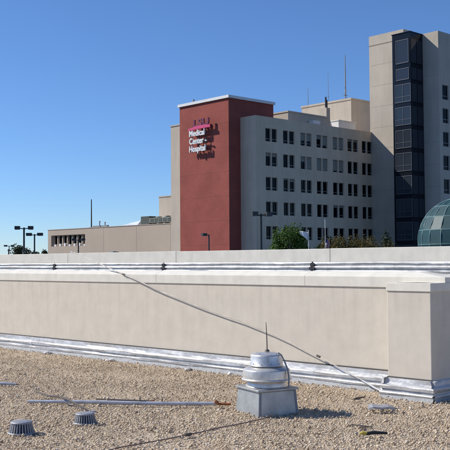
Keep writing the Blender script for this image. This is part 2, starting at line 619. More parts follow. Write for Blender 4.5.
# dark sealant line above the flashing, then folded aluminium sheets, then the coated cant strip
FP = [(0.004, 0.246), (-0.020, 0.238), (-0.024, 0.196), (-0.030, 0.172), (-0.058, 0.160), (-0.063, 0.150), (-0.060, 0.118),
      (-0.040, 0.113), (-0.044, 0.094), (-0.072, 0.084), (-0.076, 0.074), (-0.070, 0.050), (-0.05, 0.046)]
CP = [(-0.05, 0.075), (-0.058, 0.062), (-0.075, 0.030), (-0.110, -0.004), (-0.135, -0.02)]
fs_x = [WX0, -23.1, -20.0, -17.0, -14.0, -11.1, -8.3, WX1 - 0.035]
for i in range(len(fs_x) - 1):
    strip(FP, frange(fs_x[i] - (0.05 if i else 0), fs_x[i + 1], 0.11), 0.006, False, False).build('flashing_sheet', M['alu'], par, (0, -0.0015 * (i % 2), 0.001 * (i % 2)))
strip(CP, frange(WX0, WX1 - 0.03, 0.08), 0.010).build('cant_strip', M['cant'], par)
MB().box(WX0, WX1 - 0.03, -0.012, 0.0, 0.243, 0.258).build('sealant_bead', M['sealant'], par)
# the pier's own flashing: front run and shaded side run
for (prof, nm, mt) in ((FP, 'flashing_sheet', 'alu'), (CP, 'cant_strip', 'cant')):
    strip([(y, z - 0.02) for y, z in prof], frange(WX1 - 0.075, PX1 + 0.06, 0.07), 0.007, False, False).build(nm, M[mt], par, (0, PF, 0))
    s = strip([(y, z - 0.02) for y, z in prof], frange(PF - 0.06, FY - 0.1, 0.06), 0.006).build(nm, M[mt], par, (PX1, 0, 0), PI / 2)
    s2 = strip([(y, z - 0.02) for y, z in prof], frange(0, -PF + 0.05, 0.06), 0.004).build(nm, M[mt], par, (WX1, -0.0, 0), -PI / 2)
MB().box(WX1 - 0.004, PX1 + 0.008, PF - 0.010, PF - 0.0005, 0.222, 0.236).build('sealant_bead', M['sealant'], par)

# ------------------------------------------------------------------ far parapet
far = thing('parapet_wall', 'far off-white parapet wall beyond the near one, with doubled silver rail at its foot', 'wall', near(0, FY), NR)
MB().box(WX0, 14, 0, 0.5, -6, 1.60).build('wall', M['coping'], far)
fseams = [WX0, -20.3, -15.915, -11.288, -6.7, -2.0, 3, 8, 14]
for i in range(len(fseams) - 1):
    bevel_edges(MB().box(fseams[i] + 0.005, fseams[i + 1] - 0.005, -0.03, 0.53, 1.565, 1.833 + 0.004 * (i % 2)).build('coping_block', M['coping'], far), 0.008)
RP = [(0.0, 1.572), (-0.035, 1.563), (-0.05, 1.545), (-0.05, 1.525), (-0.036, 1.508), (-0.030, 1.490), (-0.055, 1.476),
      (-0.066, 1.462), (-0.066, 1.440), (-0.052, 1.428), (-0.034, 1.424), (-0.034, 1.404), (-0.062, 1.394), (-0.070, 1.376), (-0.06, 1.33), (-0.10, 1.10)]
ends = [WX0, -20.9, -16.348, -11.733, -7.2, -2.5]
for i in range(len(ends) - 1):
    strip(RP, frange(ends[i] + 0.02, ends[i + 1] - 0.02, 0.14), 0.005, False, False).build('flashing_rail', M['alu'], far)
for x in ends[1:-1]:
    MB().box(x - 0.07, x + 0.07, -0.078, -0.02, 1.405, 1.462).box(x - 0.045, x + 0.05, -0.07, -0.02, 1.47, 1.545).build('rail_clip', M['black'], far)

# small fittings on top of the far parapet
t = thing('vent_pipe', 'tiny dark capped pipe on far parapet top at left edge', 'vent pipe', near(-23.55, FY + 0.15, 1.834), NR)
MB().tube([(0, 0, 0), (0, 0, 0.11)], 0.022).build('pipe', M['black'], t)
MB().lathe([(0.0, 0.165), (0.03, 0.155), (0.042, 0.125), (0.04, 0.11), (0, 0.11)], 16).build('cap', M['black'], t)
t = thing('vent_box', 'low dark vent box on far parapet top below the tan building', 'vent', near(-18.6, FY + 0.25, 1.834), NR)
MB().box(-0.12, 0.0, -0.06, 0.06, 0, 0.035).build('housing', M['steel'], t)
MB().box(0.004, 0.11, -0.05, 0.05, 0.001, 0.022).build('flange', M['black'], t)

# ------------------------------------------------------------------ exhaust fan
FC = Vector((0.43, 9.605, 0))
fan = thing('exhaust_fan', 'spun aluminium mushroom exhaust fan on square galvanised curb', 'exhaust fan', FC, rad(28))
cb = MB().box(-0.225, 0.225, -0.225, 0.225, -0.02, 0.245, taper=0.022)
cb = bevel_edges(cb.build('curb', M['galv'], fan), 0.008)
for q in (-1, 1):
    MB().add([(q * 0.238, -0.2475, 0), (q * 0.212, -0.2475, 0), (q * 0.195, -0.2285, 0.24), (q * 0.222, -0.2285, 0.24)], [(0, 1, 2, 3) if q < 0 else (3, 2, 1, 0)]).build('corner_seam', M['steel'], cb)
bevel_edges(MB().box(-0.246, 0.246, -0.246, 0.246, 0.246, 0.270).build('curb_cap', M['galv'], fan), 0.006)
MB().lathe([(0.0, 0.271), (0.222, 0.271), (0.222, 0.279), (0.212, 0.281), (0.212, 0.282), (0.210, 0.352), (0, 0.354)]).build('shroud', M['spun'], fan)
MB().lathe([(0.19, 0.345), (0.260, 0.343), (0.268, 0.346), (0.268, 0.353), (0.258, 0.358), (0.2515, 0.360), (0.2515, 0.361), (0.250, 0.444),
            (0.2495, 0.446), (0.244, 0.453), (0.200, 0.474), (0.18, 0.478), (0.0, 0.478)]).build('wind_band', M['spun'], fan)
MB().lathe([(0.155, 0.47), (0.158, 0.492), (0.0, 0.492)]).build('hood_neck', M['steel'], fan)
hood = MB().lathe([(0.16, 0.490), (0.177, 0.489), (0.179, 0.495), (0.172, 0.499), (0.171, 0.500), (0.168, 0.596), (0.1675, 0.598), (0.160, 0.609), (0.155, 0.611), (0.09, 0.625), (0.0, 0.630)]).build('hood', M['spun'], fan)
for k in range(10):
    a = k * PI / 5 + 0.1
    MB().lathe([(0.006, 0.0), (0.005, 0.005), (0, 0.006)], 6).build('screw', M['steel'], hood, (0.171 * math.cos(a), 0.171 * math.sin(a), 0.515)).rotation_euler = (0, PI / 2, a)
MB().box(0.1695, 0.1725, -0.006, 0.006, 0.50, 0.597).build('sheet_seam', M['galv'], hood, None, rad(-115))
for k in range(4):
    a = k * PI / 2 + 0.4
    MB().lathe([(0.009, 0.0), (0.008, 0.007), (0, 0.009)], 8, (0.125 * math.cos(a), 0.125 * math.sin(a))).build('bolt', M['steel'], hood, (0, 0, 0.614))
MB().tube([(0.01, 0, 0.635), (0.01, 0, 0.655)], [0.028, 0.018], 12).tube([(0.01, 0, 0.65), (0.006, 0, 0.80), (0.0, 0.003, 0.945)], [0.006, 0.0055, 0.003], 8).build('lightning_rod', M['stick'], fan)
Rm = Matrix.Rotation(-rad(28), 3, 'Z')
pts = [Rm @ Vector(p) for p in [(0.12, -0.10, 0.630), (0.155, -0.115, 0.60), (0.185, -0.13, 0.54), (0.215, -0.15, 0.46), (0.225, -0.17, 0.38), (0.222, -0.19, 0.30), (0.220, -0.19, 0.275)]]
MB().tube(pts, 0.0085, 8).build('conduit', M['steel'], fan)


# ------------------------------------------------------------------ roof drain strainers
def strainer(name, loc, label, rz, sc):
    o = thing(name, label, 'roof drain', loc, rz, 'ribbed roof drain domes')
    o.scale = sc
    MB().lathe([(0.128, -0.01), (0.132, 0.012), (0.112, 0.016)], 36).build('base_ring', M['strainer'], o)
    MB().lathe([(0.108, 0.012), (0.088, 0.118), (0.0, 0.119)], 36).build('basket', M['strainer_dark'], o)
    rb = MB()
    for k in range(26):
        a = 2 * PI * k / 26
        c, s = math.cos(a), math.sin(a)
        w = 0.0062
        px, py = -s * w, c * w
        vs = []
        for r, z in ((0.124, 0.010), (0.100, 0.122)):
            for q in (-1, 1):
                for d in (0, -0.02):
                    vs.append(((r + d) * c + q * px, (r + d) * s + q * py, z))
        rb.add(vs, [(0, 2, 6, 4), (0, 4, 5, 1), (2, 3, 7, 6), (4, 6, 7, 5)])
    tag(rb.build('rib', M['strainer'], o), kind='stuff')
    MB().lathe([(0.106, 0.114), (0.108, 0.124), (0.100, 0.132), (0.05, 0.138), (0.0, 0.139)], 36).build('cap', M['strainer'], o)
    return o


strainer('roof_drain', (-1.925, 8.52, 0.0), 'ribbed grey roof drain dome nearest the bottom left corner', 0.2, (0.97, 0.97, 0.82))
strainer('roof_drain', (-1.405, 9.02, 0.0), 'ribbed grey roof drain dome below the long fallen pipe', 0.9, (0.90, 0.90, 0.75))

# ------------------------------------------------------------------ fallen rods, cable and scraps on the gravel
t = thing('fallen_pipe', 'long pale grey pipe lying on gravel, rusty at its right end', 'pipe', (-2.239, 10.22, 0.03))
P0, P1 = Vector((0, 0, 0)), Vector((2.14, -0.28, 0.004))
D = P1 - P0
MB().tube([P0 + D * s + Vector((0, 0, 0.004 * math.sin(s * 7))) for s in (0, .2, .4, .6, .8, 1)], [0.017, 0.02, 0.022, 0.022, 0.022, 0.020], 12).build('tube', M['pipe'], t)
MB().tube([P1 - D * 0.02, P1 + D * 0.07], 0.014, 10).build('rusted_tip', M['rust'], t)
MB().lathe([(0.018, 0), (0.026, 0.004), (0.026, 0.03), (0.018, 0.034)], 12).build('coupling', M['rust'], t, P1 - D * 0.005)
for s in (0.60, 0.715):
    MB().tube([P0 + D * s + Vector((0, 0, 0.01)), P0 + D * s + Vector((0, 0.003, 0.072))], 0.006, 6).build('pin', M['stick'], t)

t = thing('dark_stick', 'bent dark rod lying across the left end of the pale pipe', 'rod', (-2.263, 10.78, 0.02))
MB().tube([(0, 0, 0.04), (0.19, -0.25, 0.03), (0.35, -0.46, 0.05), (0.50, -0.74, 0.062), (0.64, -0.93, 0.035), (0.83, -1.19, 0.0)], [0.008, 0.011, 0.012, 0.013, 0.010, 0.008], 8).build('shaft', M['stick'], t)
MB().box(-0.035, 0.035, -0.02, 0.02, -0.008, 0.006).build('tip', M['lead'], t, (0.85, -1.19, 0.0), 0.6)
t = thing('thin_rod', 'thin brown rod lying just behind the long pale pipe', 'rod', (-1.50, 10.44, 0.014))
MB().tube([(0, 0, 0.006), (0.3, -0.10, 0.008), (0.66, -0.2, 0.01)], [0.008, 0.009, 0.007], 8).build('shaft', M['stick'], t)
MB().tube([(0.655, -0.199, 0.01), (0.69, -0.205, 0.012)], 0.011, 8).build('collar', M['rust'], t)

t = thing('ground_cable', 'dark braided cable snaking over gravel toward the fan curb', 'cable', (-1.25, 7.3, 0.012))
cpts = [(0, 0, 0), (0.2, 0.28, 0.002), (0.36, 0.47, 0.004), (0.62, 0.70, 0.004), (0.86, 0.93, 0.006), (1.02, 1.12, 0.004), (1.2, 1.33, 0.006), (1.42, 1.56, 0.004), (1.62, 1.78, 0.006), (1.72, 1.93, 0.02)]
MB().tube(cpts, 0.0058, 8).build('strand', M['cable'], t)
MB().box(-0.035, 0.035, -0.014, 0.014, -0.01, 0.014).build('clamp', M['stick'], t, (0.90, 0.98, 0.006), 0.8)


def scrap(name, label, cat, pts, w, mt, z=0.02, extra=None):
    o = thing(name, label, cat, (pts[0][0], pts[0][1], 0))
    mb = MB()
    q = [Vector((p[0] - pts[0][0], p[1] - pts[0][1], p[2])) for p in pts]
    n = len(q)
    vs, fs = [], []
    for i, p in enumerate(q):
        ww = w[i]
        vs += [(p.x, p.y - ww, p.z), (p.x, p.y + ww, p.z + 0.012), (p.x, p.y + ww * 0.9, p.z - 0.02), (p.x, p.y - ww, p.z - 0.02)]
    for i in range(n - 1):
        for k in range(4):
            k2 = (k + 1) % 4
            fs.append((i * 4 + k, (i + 1) * 4 + k, (i + 1) * 4 + k2, i * 4 + k2))
    fs += [(0, 1, 2, 3), (4 * n - 1, 4 * n - 2, 4 * n - 3, 4 * n - 4)]
    mb.add(vs, fs)
    mb.build('body', M[mt], o)
    if extra:
        extra(o)
    return o


scrap('metal_scrap', 'crumpled grey metal scrap lying by the pier', 'scrap',
      [(1.50, 9.57, 0.045), (1.54, 9.56, 0.062), (1.62, 9.54, 0.055), (1.70, 9.53, 0.062), (1.78, 9.55, 0.03)], [0.05, 0.065, 0.06, 0.05, 0.02], 'lead',
      extra=lambda o: MB().tube([(0.20, -0.03, 0.045), (0.30, -0.01, 0.03)], [0.012, 0.006], 6).build('tongue', M['stick'], o))
t = thing('torch_stub', 'small black stick with a yellow end near the bottom right', 'stick', (1.22, 8.22, 0.022), 0.02)
MB().tube([(0.04, 0, 0.004), (0.12, 0.01, 0.012), (0.24, 0.02, 0.004)], [0.015, 0.017, 0.011], 10).build('grip', M['black'], t)
MB().tube([(-0.015, -0.002, 0.004), (0.02, 0, 0.014), (0.05, 0.0, 0.006)], [0.008, 0.016, 0.015], 10).build('yellow_end', M['yellow'], t)
t = thing('twig', 'curled dry twig beside the yellow ended stick', 'twig', (1.17, 8.66, 0.014), 0.0)
MB().tube([(0, 0, 0.0), (0.03, 0.02, 0.012), (0.09, -0.03, 0.014), (0.15, -0.07, 0.01), (0.21, -0.07, 0.006)], [0.004, 0.007, 0.008, 0.007, 0.003], 6).build('stem', M['stick'], t)
MB().tube([(0.09, -0.03, 0.014), (0.10, -0.10, 0.01), (0.155, -0.135, 0.006)], [0.006, 0.006, 0.003], 6).build('branch', M['stick'], t)
t = thing('twig', 'short dark twig at the tip of the fan shadow', 'twig', (1.42, 10.28, 0.014), 0.25)
MB().tube([(0, 0, 0), (0.07, 0.02, 0.012), (0.17, 0.08, 0.012), (0.25, 0.17, 0.006)], [0.005, 0.010, 0.007, 0.003], 6).build('stem', M['stick'], t)
MB().tube([(0.02, 0.0, 0.004), (0.1, -0.03, 0.01)], [0.007, 0.003], 6).build('branch', M['stick'], t)
scrap('metal_scrap', 'thin grey metal sliver on gravel at the left edge', 'scrap',
      [(-3.05, 11.80, 0.028), (-2.9, 11.78, 0.035), (-2.72, 11.74, 0.025)], [0.02, 0.035, 0.012], 'lead',
      extra=lambda o: MB().tube([(0.30, -0.05, 0.02), (0.38, -0.06, 0.015)], [0.008, 0.004], 6).build('tongue', M['stick'], o))
for i, (x, y, lb) in enumerate([(-11.6, -0.16, 'second'), (-13.35, -0.17, 'first'), (-9.75, -0.16, 'third'), (-8.9, -0.15, 'fourth')]):
    p = near(x, y, 0.0)
    nm = {'first': 'pale mortar lump at parapet foot, first from the left', 'second': 'pale mortar lump at parapet foot, second from the left',
          'third': 'pale mortar lump at parapet foot, third from the left', 'fourth': 'pale mortar lump at parapet foot, rightmost'}[lb]
    o = thing('mortar_lump', nm, 'mortar lump', p, 0.5 * i, 'mortar lumps along the parapet foot')
    bm = bmesh.new()
    bmesh.ops.create_icosphere(bm, subdivisions=2, radius=1)
    for vv in bm.verts:
        k = 0.75 + 0.45 * random.random()
        vv.co = Vector((vv.co.x * 0.085 * k, vv.co.y * 0.035 * k, vv.co.z * 0.026 * k + 0.012))
    me = bpy.data.meshes.new('lump')
    bm.to_mesh(me)
    bm.free()
    me.materials.append(M['white_trim'])
    place('lump', me, o)

# ------------------------------------------------------------------ long bent mast leaning over the parapet
RODP = [(-6.313, -0.16, 0.009), (-6.443, -0.14, 0.043), (-6.686, -0.11, 0.128), (-7.012, -0.085, 0.235), (-7.349, -0.065, 0.349), (-7.696, -0.05, 0.448), (-7.965, -0.04, 0.531), (-8.234, -0.04, 0.611), (-8.512, -0.04, 0.68), (-8.798, -0.04, 0.751), (-9.095, -0.04, 0.81), (-9.612, -0.04, 0.922), (-10.047, -0.04, 1.029), (-10.502, -0.04, 1.141), (-10.739, -0.04, 1.207), (-10.985, -0.036, 1.282), (-11.359, -0.036, 1.383), (-11.832, 0.03, 1.486), (-12.167, 0.08, 1.561), (-12.595, 0.15, 1.657), (-12.893, 0.2, 1.729), (-13.169, 0.25, 1.767)]
ra = near(*RODP[0])
t = thing('leaning_mast', 'long bent weathered mast leaning over the near parapet from the gravel', 'mast', ra)
path = [near(*p) - ra for p in RODP]
nP = len(path)
MB().tube(path, [0.0050 + 0.006 * (i / (nP - 1)) for i in range(nP)], 8).build('shaft', M['rod'], t)
MB().tube([path[0], path[1], path[2] * 0.8 + path[1] * 0.2], [0.014, 0.014, 0.012], 8).build('socket', M['pipe'], t)
MB().tube([path[-1], path[-1] + (path[-1] - path[-2]) * 0.3], [0.016, 0.012], 8).build('tip', M['pipe'], t)
for i in (16, 4):
    MB().tube([path[i], path[i] + (path[i + 1] - path[i]) * 0.15], 0.016, 8).build('ring', M['stick'], t)

# ================================================================== THE HOSPITAL
HA = rad(47.2)
HR = PI / 2 - HA
HO = Vector((4.553, 131.0, 0))
HX = Vector((math.sin(HA), math.cos(HA), 0))
HY = Vector((-math.cos(HA), math.sin(HA), 0))


def hosp(x, y, z=0.0):
    return HO + HX * x + HY * y + Vector((0, 0, z))


def wall_open(mb, us, zs, holes, put, depth, inner):
    """rectangular wall with real openings; put(u, d, z) maps to local coords, d = depth behind the face"""
    us = sorted(set([round(u, 4) for u in us] + [round(h[0], 4) for h in holes] + [round(h[1], 4) for h in holes]))
    zs = sorted(set([round(z, 4) for z in zs] + [round(h[2], 4) for h in holes] + [round(h[3], 4) for h in holes]))
    for i in range(len(us) - 1):
        for j in range(len(zs) - 1):
            uc, zc = (us[i] + us[i + 1]) / 2, (zs[j] + zs[j + 1]) / 2
            if any(h[0] < uc < h[1] and h[2] < zc < h[3] for h in holes):
                continue
            mb.add([put(us[i], 0, zs[j]), put(us[i + 1], 0, zs[j]), put(us[i + 1], 0, zs[j + 1]), put(us[i], 0, zs[j + 1])], [(0, 1, 2, 3)])
    for (a, b, c, d) in holes:
        A = [put(a, 0, c), put(b, 0, c), put(b, 0, d), put(a, 0, d)]
        Bk = [put(a, depth, c), put(b, depth, c), put(b, depth, d), put(a, depth, d)]
        mb.add(A + Bk, [(0, 4, 5, 1), (1, 5, 6, 2), (2, 6, 7, 3), (3, 7, 4, 0)])
        if inner:
            mb.add(Bk, [(0, 1, 2, 3)])


# --- main wing with the shaded window facade
ward = thing('hospital_wing', 'grey concrete hospital wing with rows of paired windows, right of the red tower', 'building', HO, HR)
cols = [(2.12, 4.50), (5.90, 8.32), (9.78, 12.22), (13.48, 15.98), (17.36, 19.92), (21.05, 23.6), (24.74, 27.26)]
rows = [19.24 - 3.635 * k for k in range(5)]
WH = 1.98
holes = []
wins = []
for ci, (a, b) in enumerate(cols):
    w = (b - a)
    s1 = (a - 0.05, a + w * 0.455)
    s2 = (a + w * 0.535, b + 0.05)
    for ri, z in enumerate(rows):
        holes.append((s1[0], s1[1], z, z + WH))
        holes.append((s2[0], s2[1], z, z + WH))
        wins.append((ci, ri, s1, s2, z))
TOP = 22.9
mb = MB()
wall_open(mb, [0, 27.3], [-6, TOP], holes, lambda u, d, z: (u, d, z), 0.30, False)
mb.add([(0, 14.8, -6), (0, 0, -6), (0, 0, TOP), (0, 14.8, TOP)], [(0, 1, 2, 3)])
mb.add([(0, 0, TOP), (27.3, 0, TOP), (27.3, 0.35, TOP), (0.35, 0.35, TOP), (0.35, 14.8, TOP), (0, 14.8, TOP)], [(0, 1, 2, 3, 4, 5)])
mb.add([(0.35, 0.35, 22.0), (44, 0.35, 22.0), (44, 14.8, 22.0), (0.35, 14.8, 22.0)], [(0, 1, 2, 3)])
mb.add([(12, 14.8, 22.0), (44, 14.8, 22.0), (44, 26, 22.0), (12, 26, 22.0)], [(0, 1, 2, 3)])
mb.add([(0.35, 0.35, 22.0), (27.3, 0.35, 22.0), (27.3, 0.35, TOP), (0.35, 0.35, TOP)], [(3, 2, 1, 0)])
mb.add([(44, 0, -6), (44, 26, -6), (44, 26, 22), (44, 0, 22)], [(0, 1, 2, 3)])
mb.add([(44, 26, -6), (12, 26, -6), (12, 26, 22), (44, 26, 22)], [(0, 1, 2, 3)])
mb.add([(12, 26, -6), (12, 14.8, -6), (12, 14.8, 22), (12, 26, 22)], [(0, 1, 2, 3)])
mb.add([(12, 14.8, -6), (0, 14.8, -6), (0, 14.8, 22), (12, 14.8, 22)], [(0, 1, 2, 3)])
mb.build('wall', M['facade'], ward)
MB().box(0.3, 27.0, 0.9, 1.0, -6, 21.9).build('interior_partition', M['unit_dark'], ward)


def sash_mesh(w, h, bars):
    f = 0.055
    m = MB()
    m.box(0, f, 0, 0.06, 0, h).box(w - f, w, 0, 0.06, 0, h).box(f, w - f, 0, 0.06, 0, f).box(f, w - f, 0, 0.06, h - f, h)
    for z in bars:
        m.box(f, w - f, -0.002, 0.058, z - 0.03, z + 0.03)
    return m


blinds = {(2, 0): .6, (3, 0): .75, (4, 0): .95, (2, 1): 1.0, (3, 1): 1.0, (4, 1): .9, (0, 1): .25, (5, 0): .15, (1, 2): .2, (4, 3): .15}
cache = {}
for (ci, ri, s1, s2, z) in wins:
    wroot = None
    for si, s in enumerate((s1, s2)):
        w = round(s[1] - s[0], 2)
        key = (w, si, ri % 2)
        if key not in cache:
            bars = [0.42] if si == 1 or ri % 2 == 0 else []
            fr = sash_mesh(s[1] - s[0], WH, bars)
            me = bpy.data.meshes.new('window')
            me.from_pydata(fr.v, [], fr.f)
            me.materials.append(M['frame'])
            pm = bpy.data.meshes.new('pane')
            ww = s[1] - s[0]
            pm.from_pydata([(0.05, 0.035, 0.05), (ww - 0.05, 0.035, 0.05), (ww - 0.05, 0.035, WH - 0.05), (0.05, 0.035, WH - 0.05)], [], [(0, 1, 2, 3)])
            pm.materials.append(M['glass'])
            bm_ = bpy.data.meshes.new('blind')
            bm_.from_pydata([(0.07, 0.025, -1), (ww - 0.07, 0.025, -1), (ww - 0.07, 0.025, 0), (0.07, 0.025, 0)], [], [(0, 1, 2, 3)])
            bm_.materials.append(M['blind'])
            cache[key] = (me, pm, bm_)
        me, pm, bm_ = cache[key]
        fo = place('window', me, ward, (s[0], 0.22, z))
        place('pane', pm, fo)
        if (ci, ri) in blinds:
            d = blinds[(ci, ri)]
            if si == 0 and (ci + ri) % 3 == 0:
                d *= 0.4
            bo = place('blind', bm_, fo, (0, 0, WH - 0.07))
            bo.scale = (1, 1, (WH - 0.14) * min(1, d))

# roof structures of the wing
ph = thing('roof_penthouse', 'tall beige penthouse box on the hospital wing roof', 'penthouse', hosp(31.82, 7.97, 22.0), HR)
MB().box(0, 13, 0, 11.8, 0, 8.0).build('wall', M['concrete'], ph)
MB().box(-0.12, 13.12, -0.12, 11.92, 8.003, 8.32).build('roof_edge', M['concrete'], ph)
MB().box(-0.05, -0.002, 2.0, 9.0, 3.8, 3.9).build('ledge', M['joint'], ph)
ph2 = thing('roof_penthouse', 'low beige penthouse directly behind the red tower', 'penthouse', hosp(9.66, 2.5, 22.0), HR)
MB().box(0, 9.2, 0, 5.4, 0, 2.7).build('wall', M['concrete'], ph2)
MB().box(-0.1, 9.3, -0.1, 5.5, 2.703, 2.92).build('roof_edge', M['concrete'], ph2)
u = thing('rooftop_unit', 'small white rooftop unit before the low penthouse', 'air unit', hosp(14.2, 1.3, 22.0), HR)
MB().box(0, 1.7, 0, 0.9, 0.3, 1.75).build('casing', M['white_trim'], u)
MB().box(0.1, 1.6, 0.1, 0.8, 0, 0.297).build('base', M['steel'], u)
u = thing('rooftop_unit', 'long white rooftop unit in front of the tall penthouse', 'air unit', hosp(22.4, 3.0, 22.0), HR)
MB().box(0, 4.4, 0, 2.2, 0.25, 2.7).build('casing', M['white_trim'], u)
MB().box(0.1, 4.3, 0.1, 2.1, 0, 0.247).build('base', M['steel'], u)
MB().box(-0.1, 4.6, -0.1, 2.3, 2.703, 2.85).build('lid', M['white_trim'], u)
u = thing('roof_stack', 'pale square exhaust stack with dark pipe beside the tall penthouse', 'stack', hosp(19.6, 3.2, 22.0), HR)
MB().box(0, 0.9, 0, 1.6, 0, 4.6).build('flue', M['concrete'], u)
v = [(0.91, 0, 0), (2.2, 0, 0), (0.91, 0, 2.6), (0.91, 0.9, 0), (2.2, 0.9, 0), (0.91, 0.9, 2.6)]
MB().add(v, [(0, 1, 2), (5, 4, 3), (1, 4, 5, 2), (0, 3, 4, 1), (0, 2, 5, 3)]).build('sloped_duct', M['white_trim'], u)
MB().tube([(0.2, 0.3, 4.6), (0.2, 0.3, 6.4)], 0.14, 8).tube([(0.7, 0.5, 4.6), (0.7, 0.5, 6.0)], 0.12, 8).build('dark_pipe', M['lampdark'], u)


def mast(label, loc, h, r, arms):
    o = thing('antenna_mast', label, 'antenna', loc, HR, 'antennas on the hospital roof')
    MB().tube([(0, 0, 0), (0, 0, h * 0.55), (0, 0, h)], [r, r * 0.8, r * 0.45], 8).build('pole', M['steel'], o)
    for (z, L, a) in arms:
        MB().tube([(-L * math.cos(a), -L * math.sin(a), z), (L * math.cos(a), L * math.sin(a), z)], r * 0.5, 6).build('crossarm', M['steel'], o)
    return o


mast('tallest antenna mast on the penthouse, with crossarms near its foot', hosp(33.0, 10.18, 30.32), 8.2, 0.13, [(0.9, 0.6, 0), (1.6, 0.5, 1.2), (2.2, 0.4, 0.5)])
mast('thin middle antenna mast on the penthouse', hosp(33.0, 14.23, 30.32), 5.8, 0.05, [(1.2, 0.4, 0.3)])
mast('shortest antenna mast, at the left end of the penthouse', hosp(33.0, 19.2, 30.32), 3.6, 0.06, [(1.9, 0.3, 0.8)])

# --- red brick tower
red = thing('brick_tower', 'windowless red brick hospital tower with white coping', 'tower', HO, HR)
RX, RY0, RY1, RZ = -2.37, 3.2, 14.4, 25.6
MB().box(RX, 7.1, RY0, RY1, -6, RZ).build('wall', M['brick'], red)
MB().box(RX - 0.25, 7.3, RY0 - 0.25, RY1 + 0.22, RZ + 0.003, RZ + 0.42).build('coping', M['white_trim'], red)
for k in range(6):
    z = 22.0 - 3.6 * k
    MB().box(RX - 0.012, RX - 0.001, RY0 + 0.05, RY1 - 0.05, z, z + 0.05).build('expansion_joint', M['brick_joint'], red)
MB().tube([(-1.9, 11.6, RZ + 0.42), (-1.9, 11.6, RZ + 0.95)], 0.16, 8).build('roof_vent', M['steel'], red)

# --- the sign on the red tower
sign = thing('wall_sign', 'sign of raised white words under a magenta band on the red tower', 'sign', HO, HR)
SX = -3.08


def text_mesh(s, size, ext, offset=0.0, width=None, shear=0.0):
    c = bpy.data.curves.new('txt', 'FONT')
    c.body = s
    c.size = size
    c.extrude = ext
    c.offset = offset
    c.shear = shear
    c.resolution_u = 3
    o = bpy.data.objects.new('txt', c)
    COL.objects.link(o)
    dg = bpy.context.evaluated_depsgraph_get()
    dg.update()
    me = bpy.data.meshes.new_from_object(o.evaluated_get(dg))
    bpy.data.objects.remove(o)
    xs = [vv.co.x for vv in me.vertices]
    x0, x1 = min(xs), max(xs)
    k = (width / (x1 - x0)) if width else 1.0
    for vv in me.vertices:
        x, y, z = vv.co
        vv.co = (-z, -(x - x0) * k, y)       # reads along -y, faces -x
    me.materials.clear()
    return me


def word(name, s, y, z, size, width, m, parent, off=0.03):
    me = text_mesh(s, size, 0.10, off, width)
    me.name = name
    me.materials.append(m)
    return place(name, me, parent, (SX, y, z))


word('lettering', 'Medical', 11.22, 20.60, 1.28, 3.5, M['letter_white'], sign)
word('lettering', 'Center -', 11.22, 19.40, 1.28, 3.95, M['letter_white'], sign)
word('lettering', 'Hospital', 11.22, 18.20, 1.28, 3.7, M['letter_white'], sign)
word('crest_lettering', 'LSU', 10.25, 22.03, 1.45, 3.5, M['letter_purple'], sign, 0.04)
# curved magenta band
n = 14
vs, fs = [], []
for i in range(n + 1):
    s = i / n
    y = 11.45 - 5.0 * s
    zc = 21.66 + 0.22 * math.sin(s * PI) * 0.5 + 0.12 * s
    hh = 0.14 + 0.12 * math.sin(min(1, s * 1.1) * PI * 0.8)
    for dx in (-0.12, 0.12):
        vs += [(SX + dx, y, zc - hh), (SX + dx, y, zc + hh)]
for i in range(n):
    a = i * 4
    b = a + 4
    fs += [(a, b, b + 1, a + 1), (a + 2, a + 3, b + 3, b + 2), (a + 1, b + 1, b + 3, a + 3), (a, a + 2, b + 2, b)]
fs += [(0, 1, 3, 2), (4 * n, 4 * n + 2, 4 * n + 3, 4 * n + 1)]
MB().add(vs, fs).build('band', M['magenta'], sign)
rl = MB()
for z in (18.33, 19.53, 20.73, 21.78):
    rl.box(SX + 0.12, SX + 0.2, 7.3, 11.2, z - 0.05, z + 0.05)
for y in (7.8, 9.4, 10.9):
    rl.box(SX + 0.2, SX + 0.28, y - 0.05, y + 0.05, 18.1, 22.2)
    for z in (18.6, 21.8):
        rl.box(SX + 0.28, RX - 0.001, y - 0.04, y + 0.04, z - 0.04, z + 0.04)
rl.build('mounting_frame', M['lampdark'], sign)

# --- pale block behind the red tower's left edge
blk = thing('stair_block', 'narrow beige block showing left of the red tower', 'building', HO, HR)
MB().box(1.0, 9.0, 14.9, 20.7, -6, 23.6).build('wall', M['concrete'], blk)
MB().box(0.9, 9.1, 14.85, 20.8, 23.603, 23.8).build('roof_edge', M['concrete'], blk)

# --- low tan building on the left
low = thing('low_building', 'long low tan building left of the red tower, with a ribbon of windows', 'building', HO, HR)
mb = MB()
hs = []
wy0, wy1 = 50.1, 62.0
nfin = 7
hs = [(wy0, wy1, 4.68, 6.85)]
wall_open(mb, [20.0, 63.2], [-6, 7.93], hs, lambda u, d, z: (4 + d, u, z), 0.9, True)
mb.add([(4, 20, 7.93), (4, 63.2, 7.93), (30, 63.2, 7.93), (30, 20, 7.93)], [(3, 2, 1, 0)])
mb.add([(4, 63.2, -6), (30, 63.2, -6), (30, 63.2, 7.93), (4, 63.2, 7.93)], [(0, 1, 2, 3)])
mb.add([(4, 20, -6), (30, 20, -6), (30, 20, 7.93), (4, 20, 7.93)], [(3, 2, 1, 0)])
mb.add([(30, 20, -6), (30, 63.2, -6), (30, 63.2, 7.93), (30, 20, 7.93)], [(3, 2, 1, 0)])
mb.build('wall', M['lowwall'], low)
MB().box(3.93, 30.1, 20, 63.3, 7.933, 8.05).build('roof_edge', M['lowwall'], low)
for y in (24.6, 34.0, 44.0):
    MB().box(3.985, 3.999, y, y + 0.06, -6, 7.9).build('panel_joint', M['joint'], low)
wn_n = 7
step = (wy1 - wy0) / wn_n
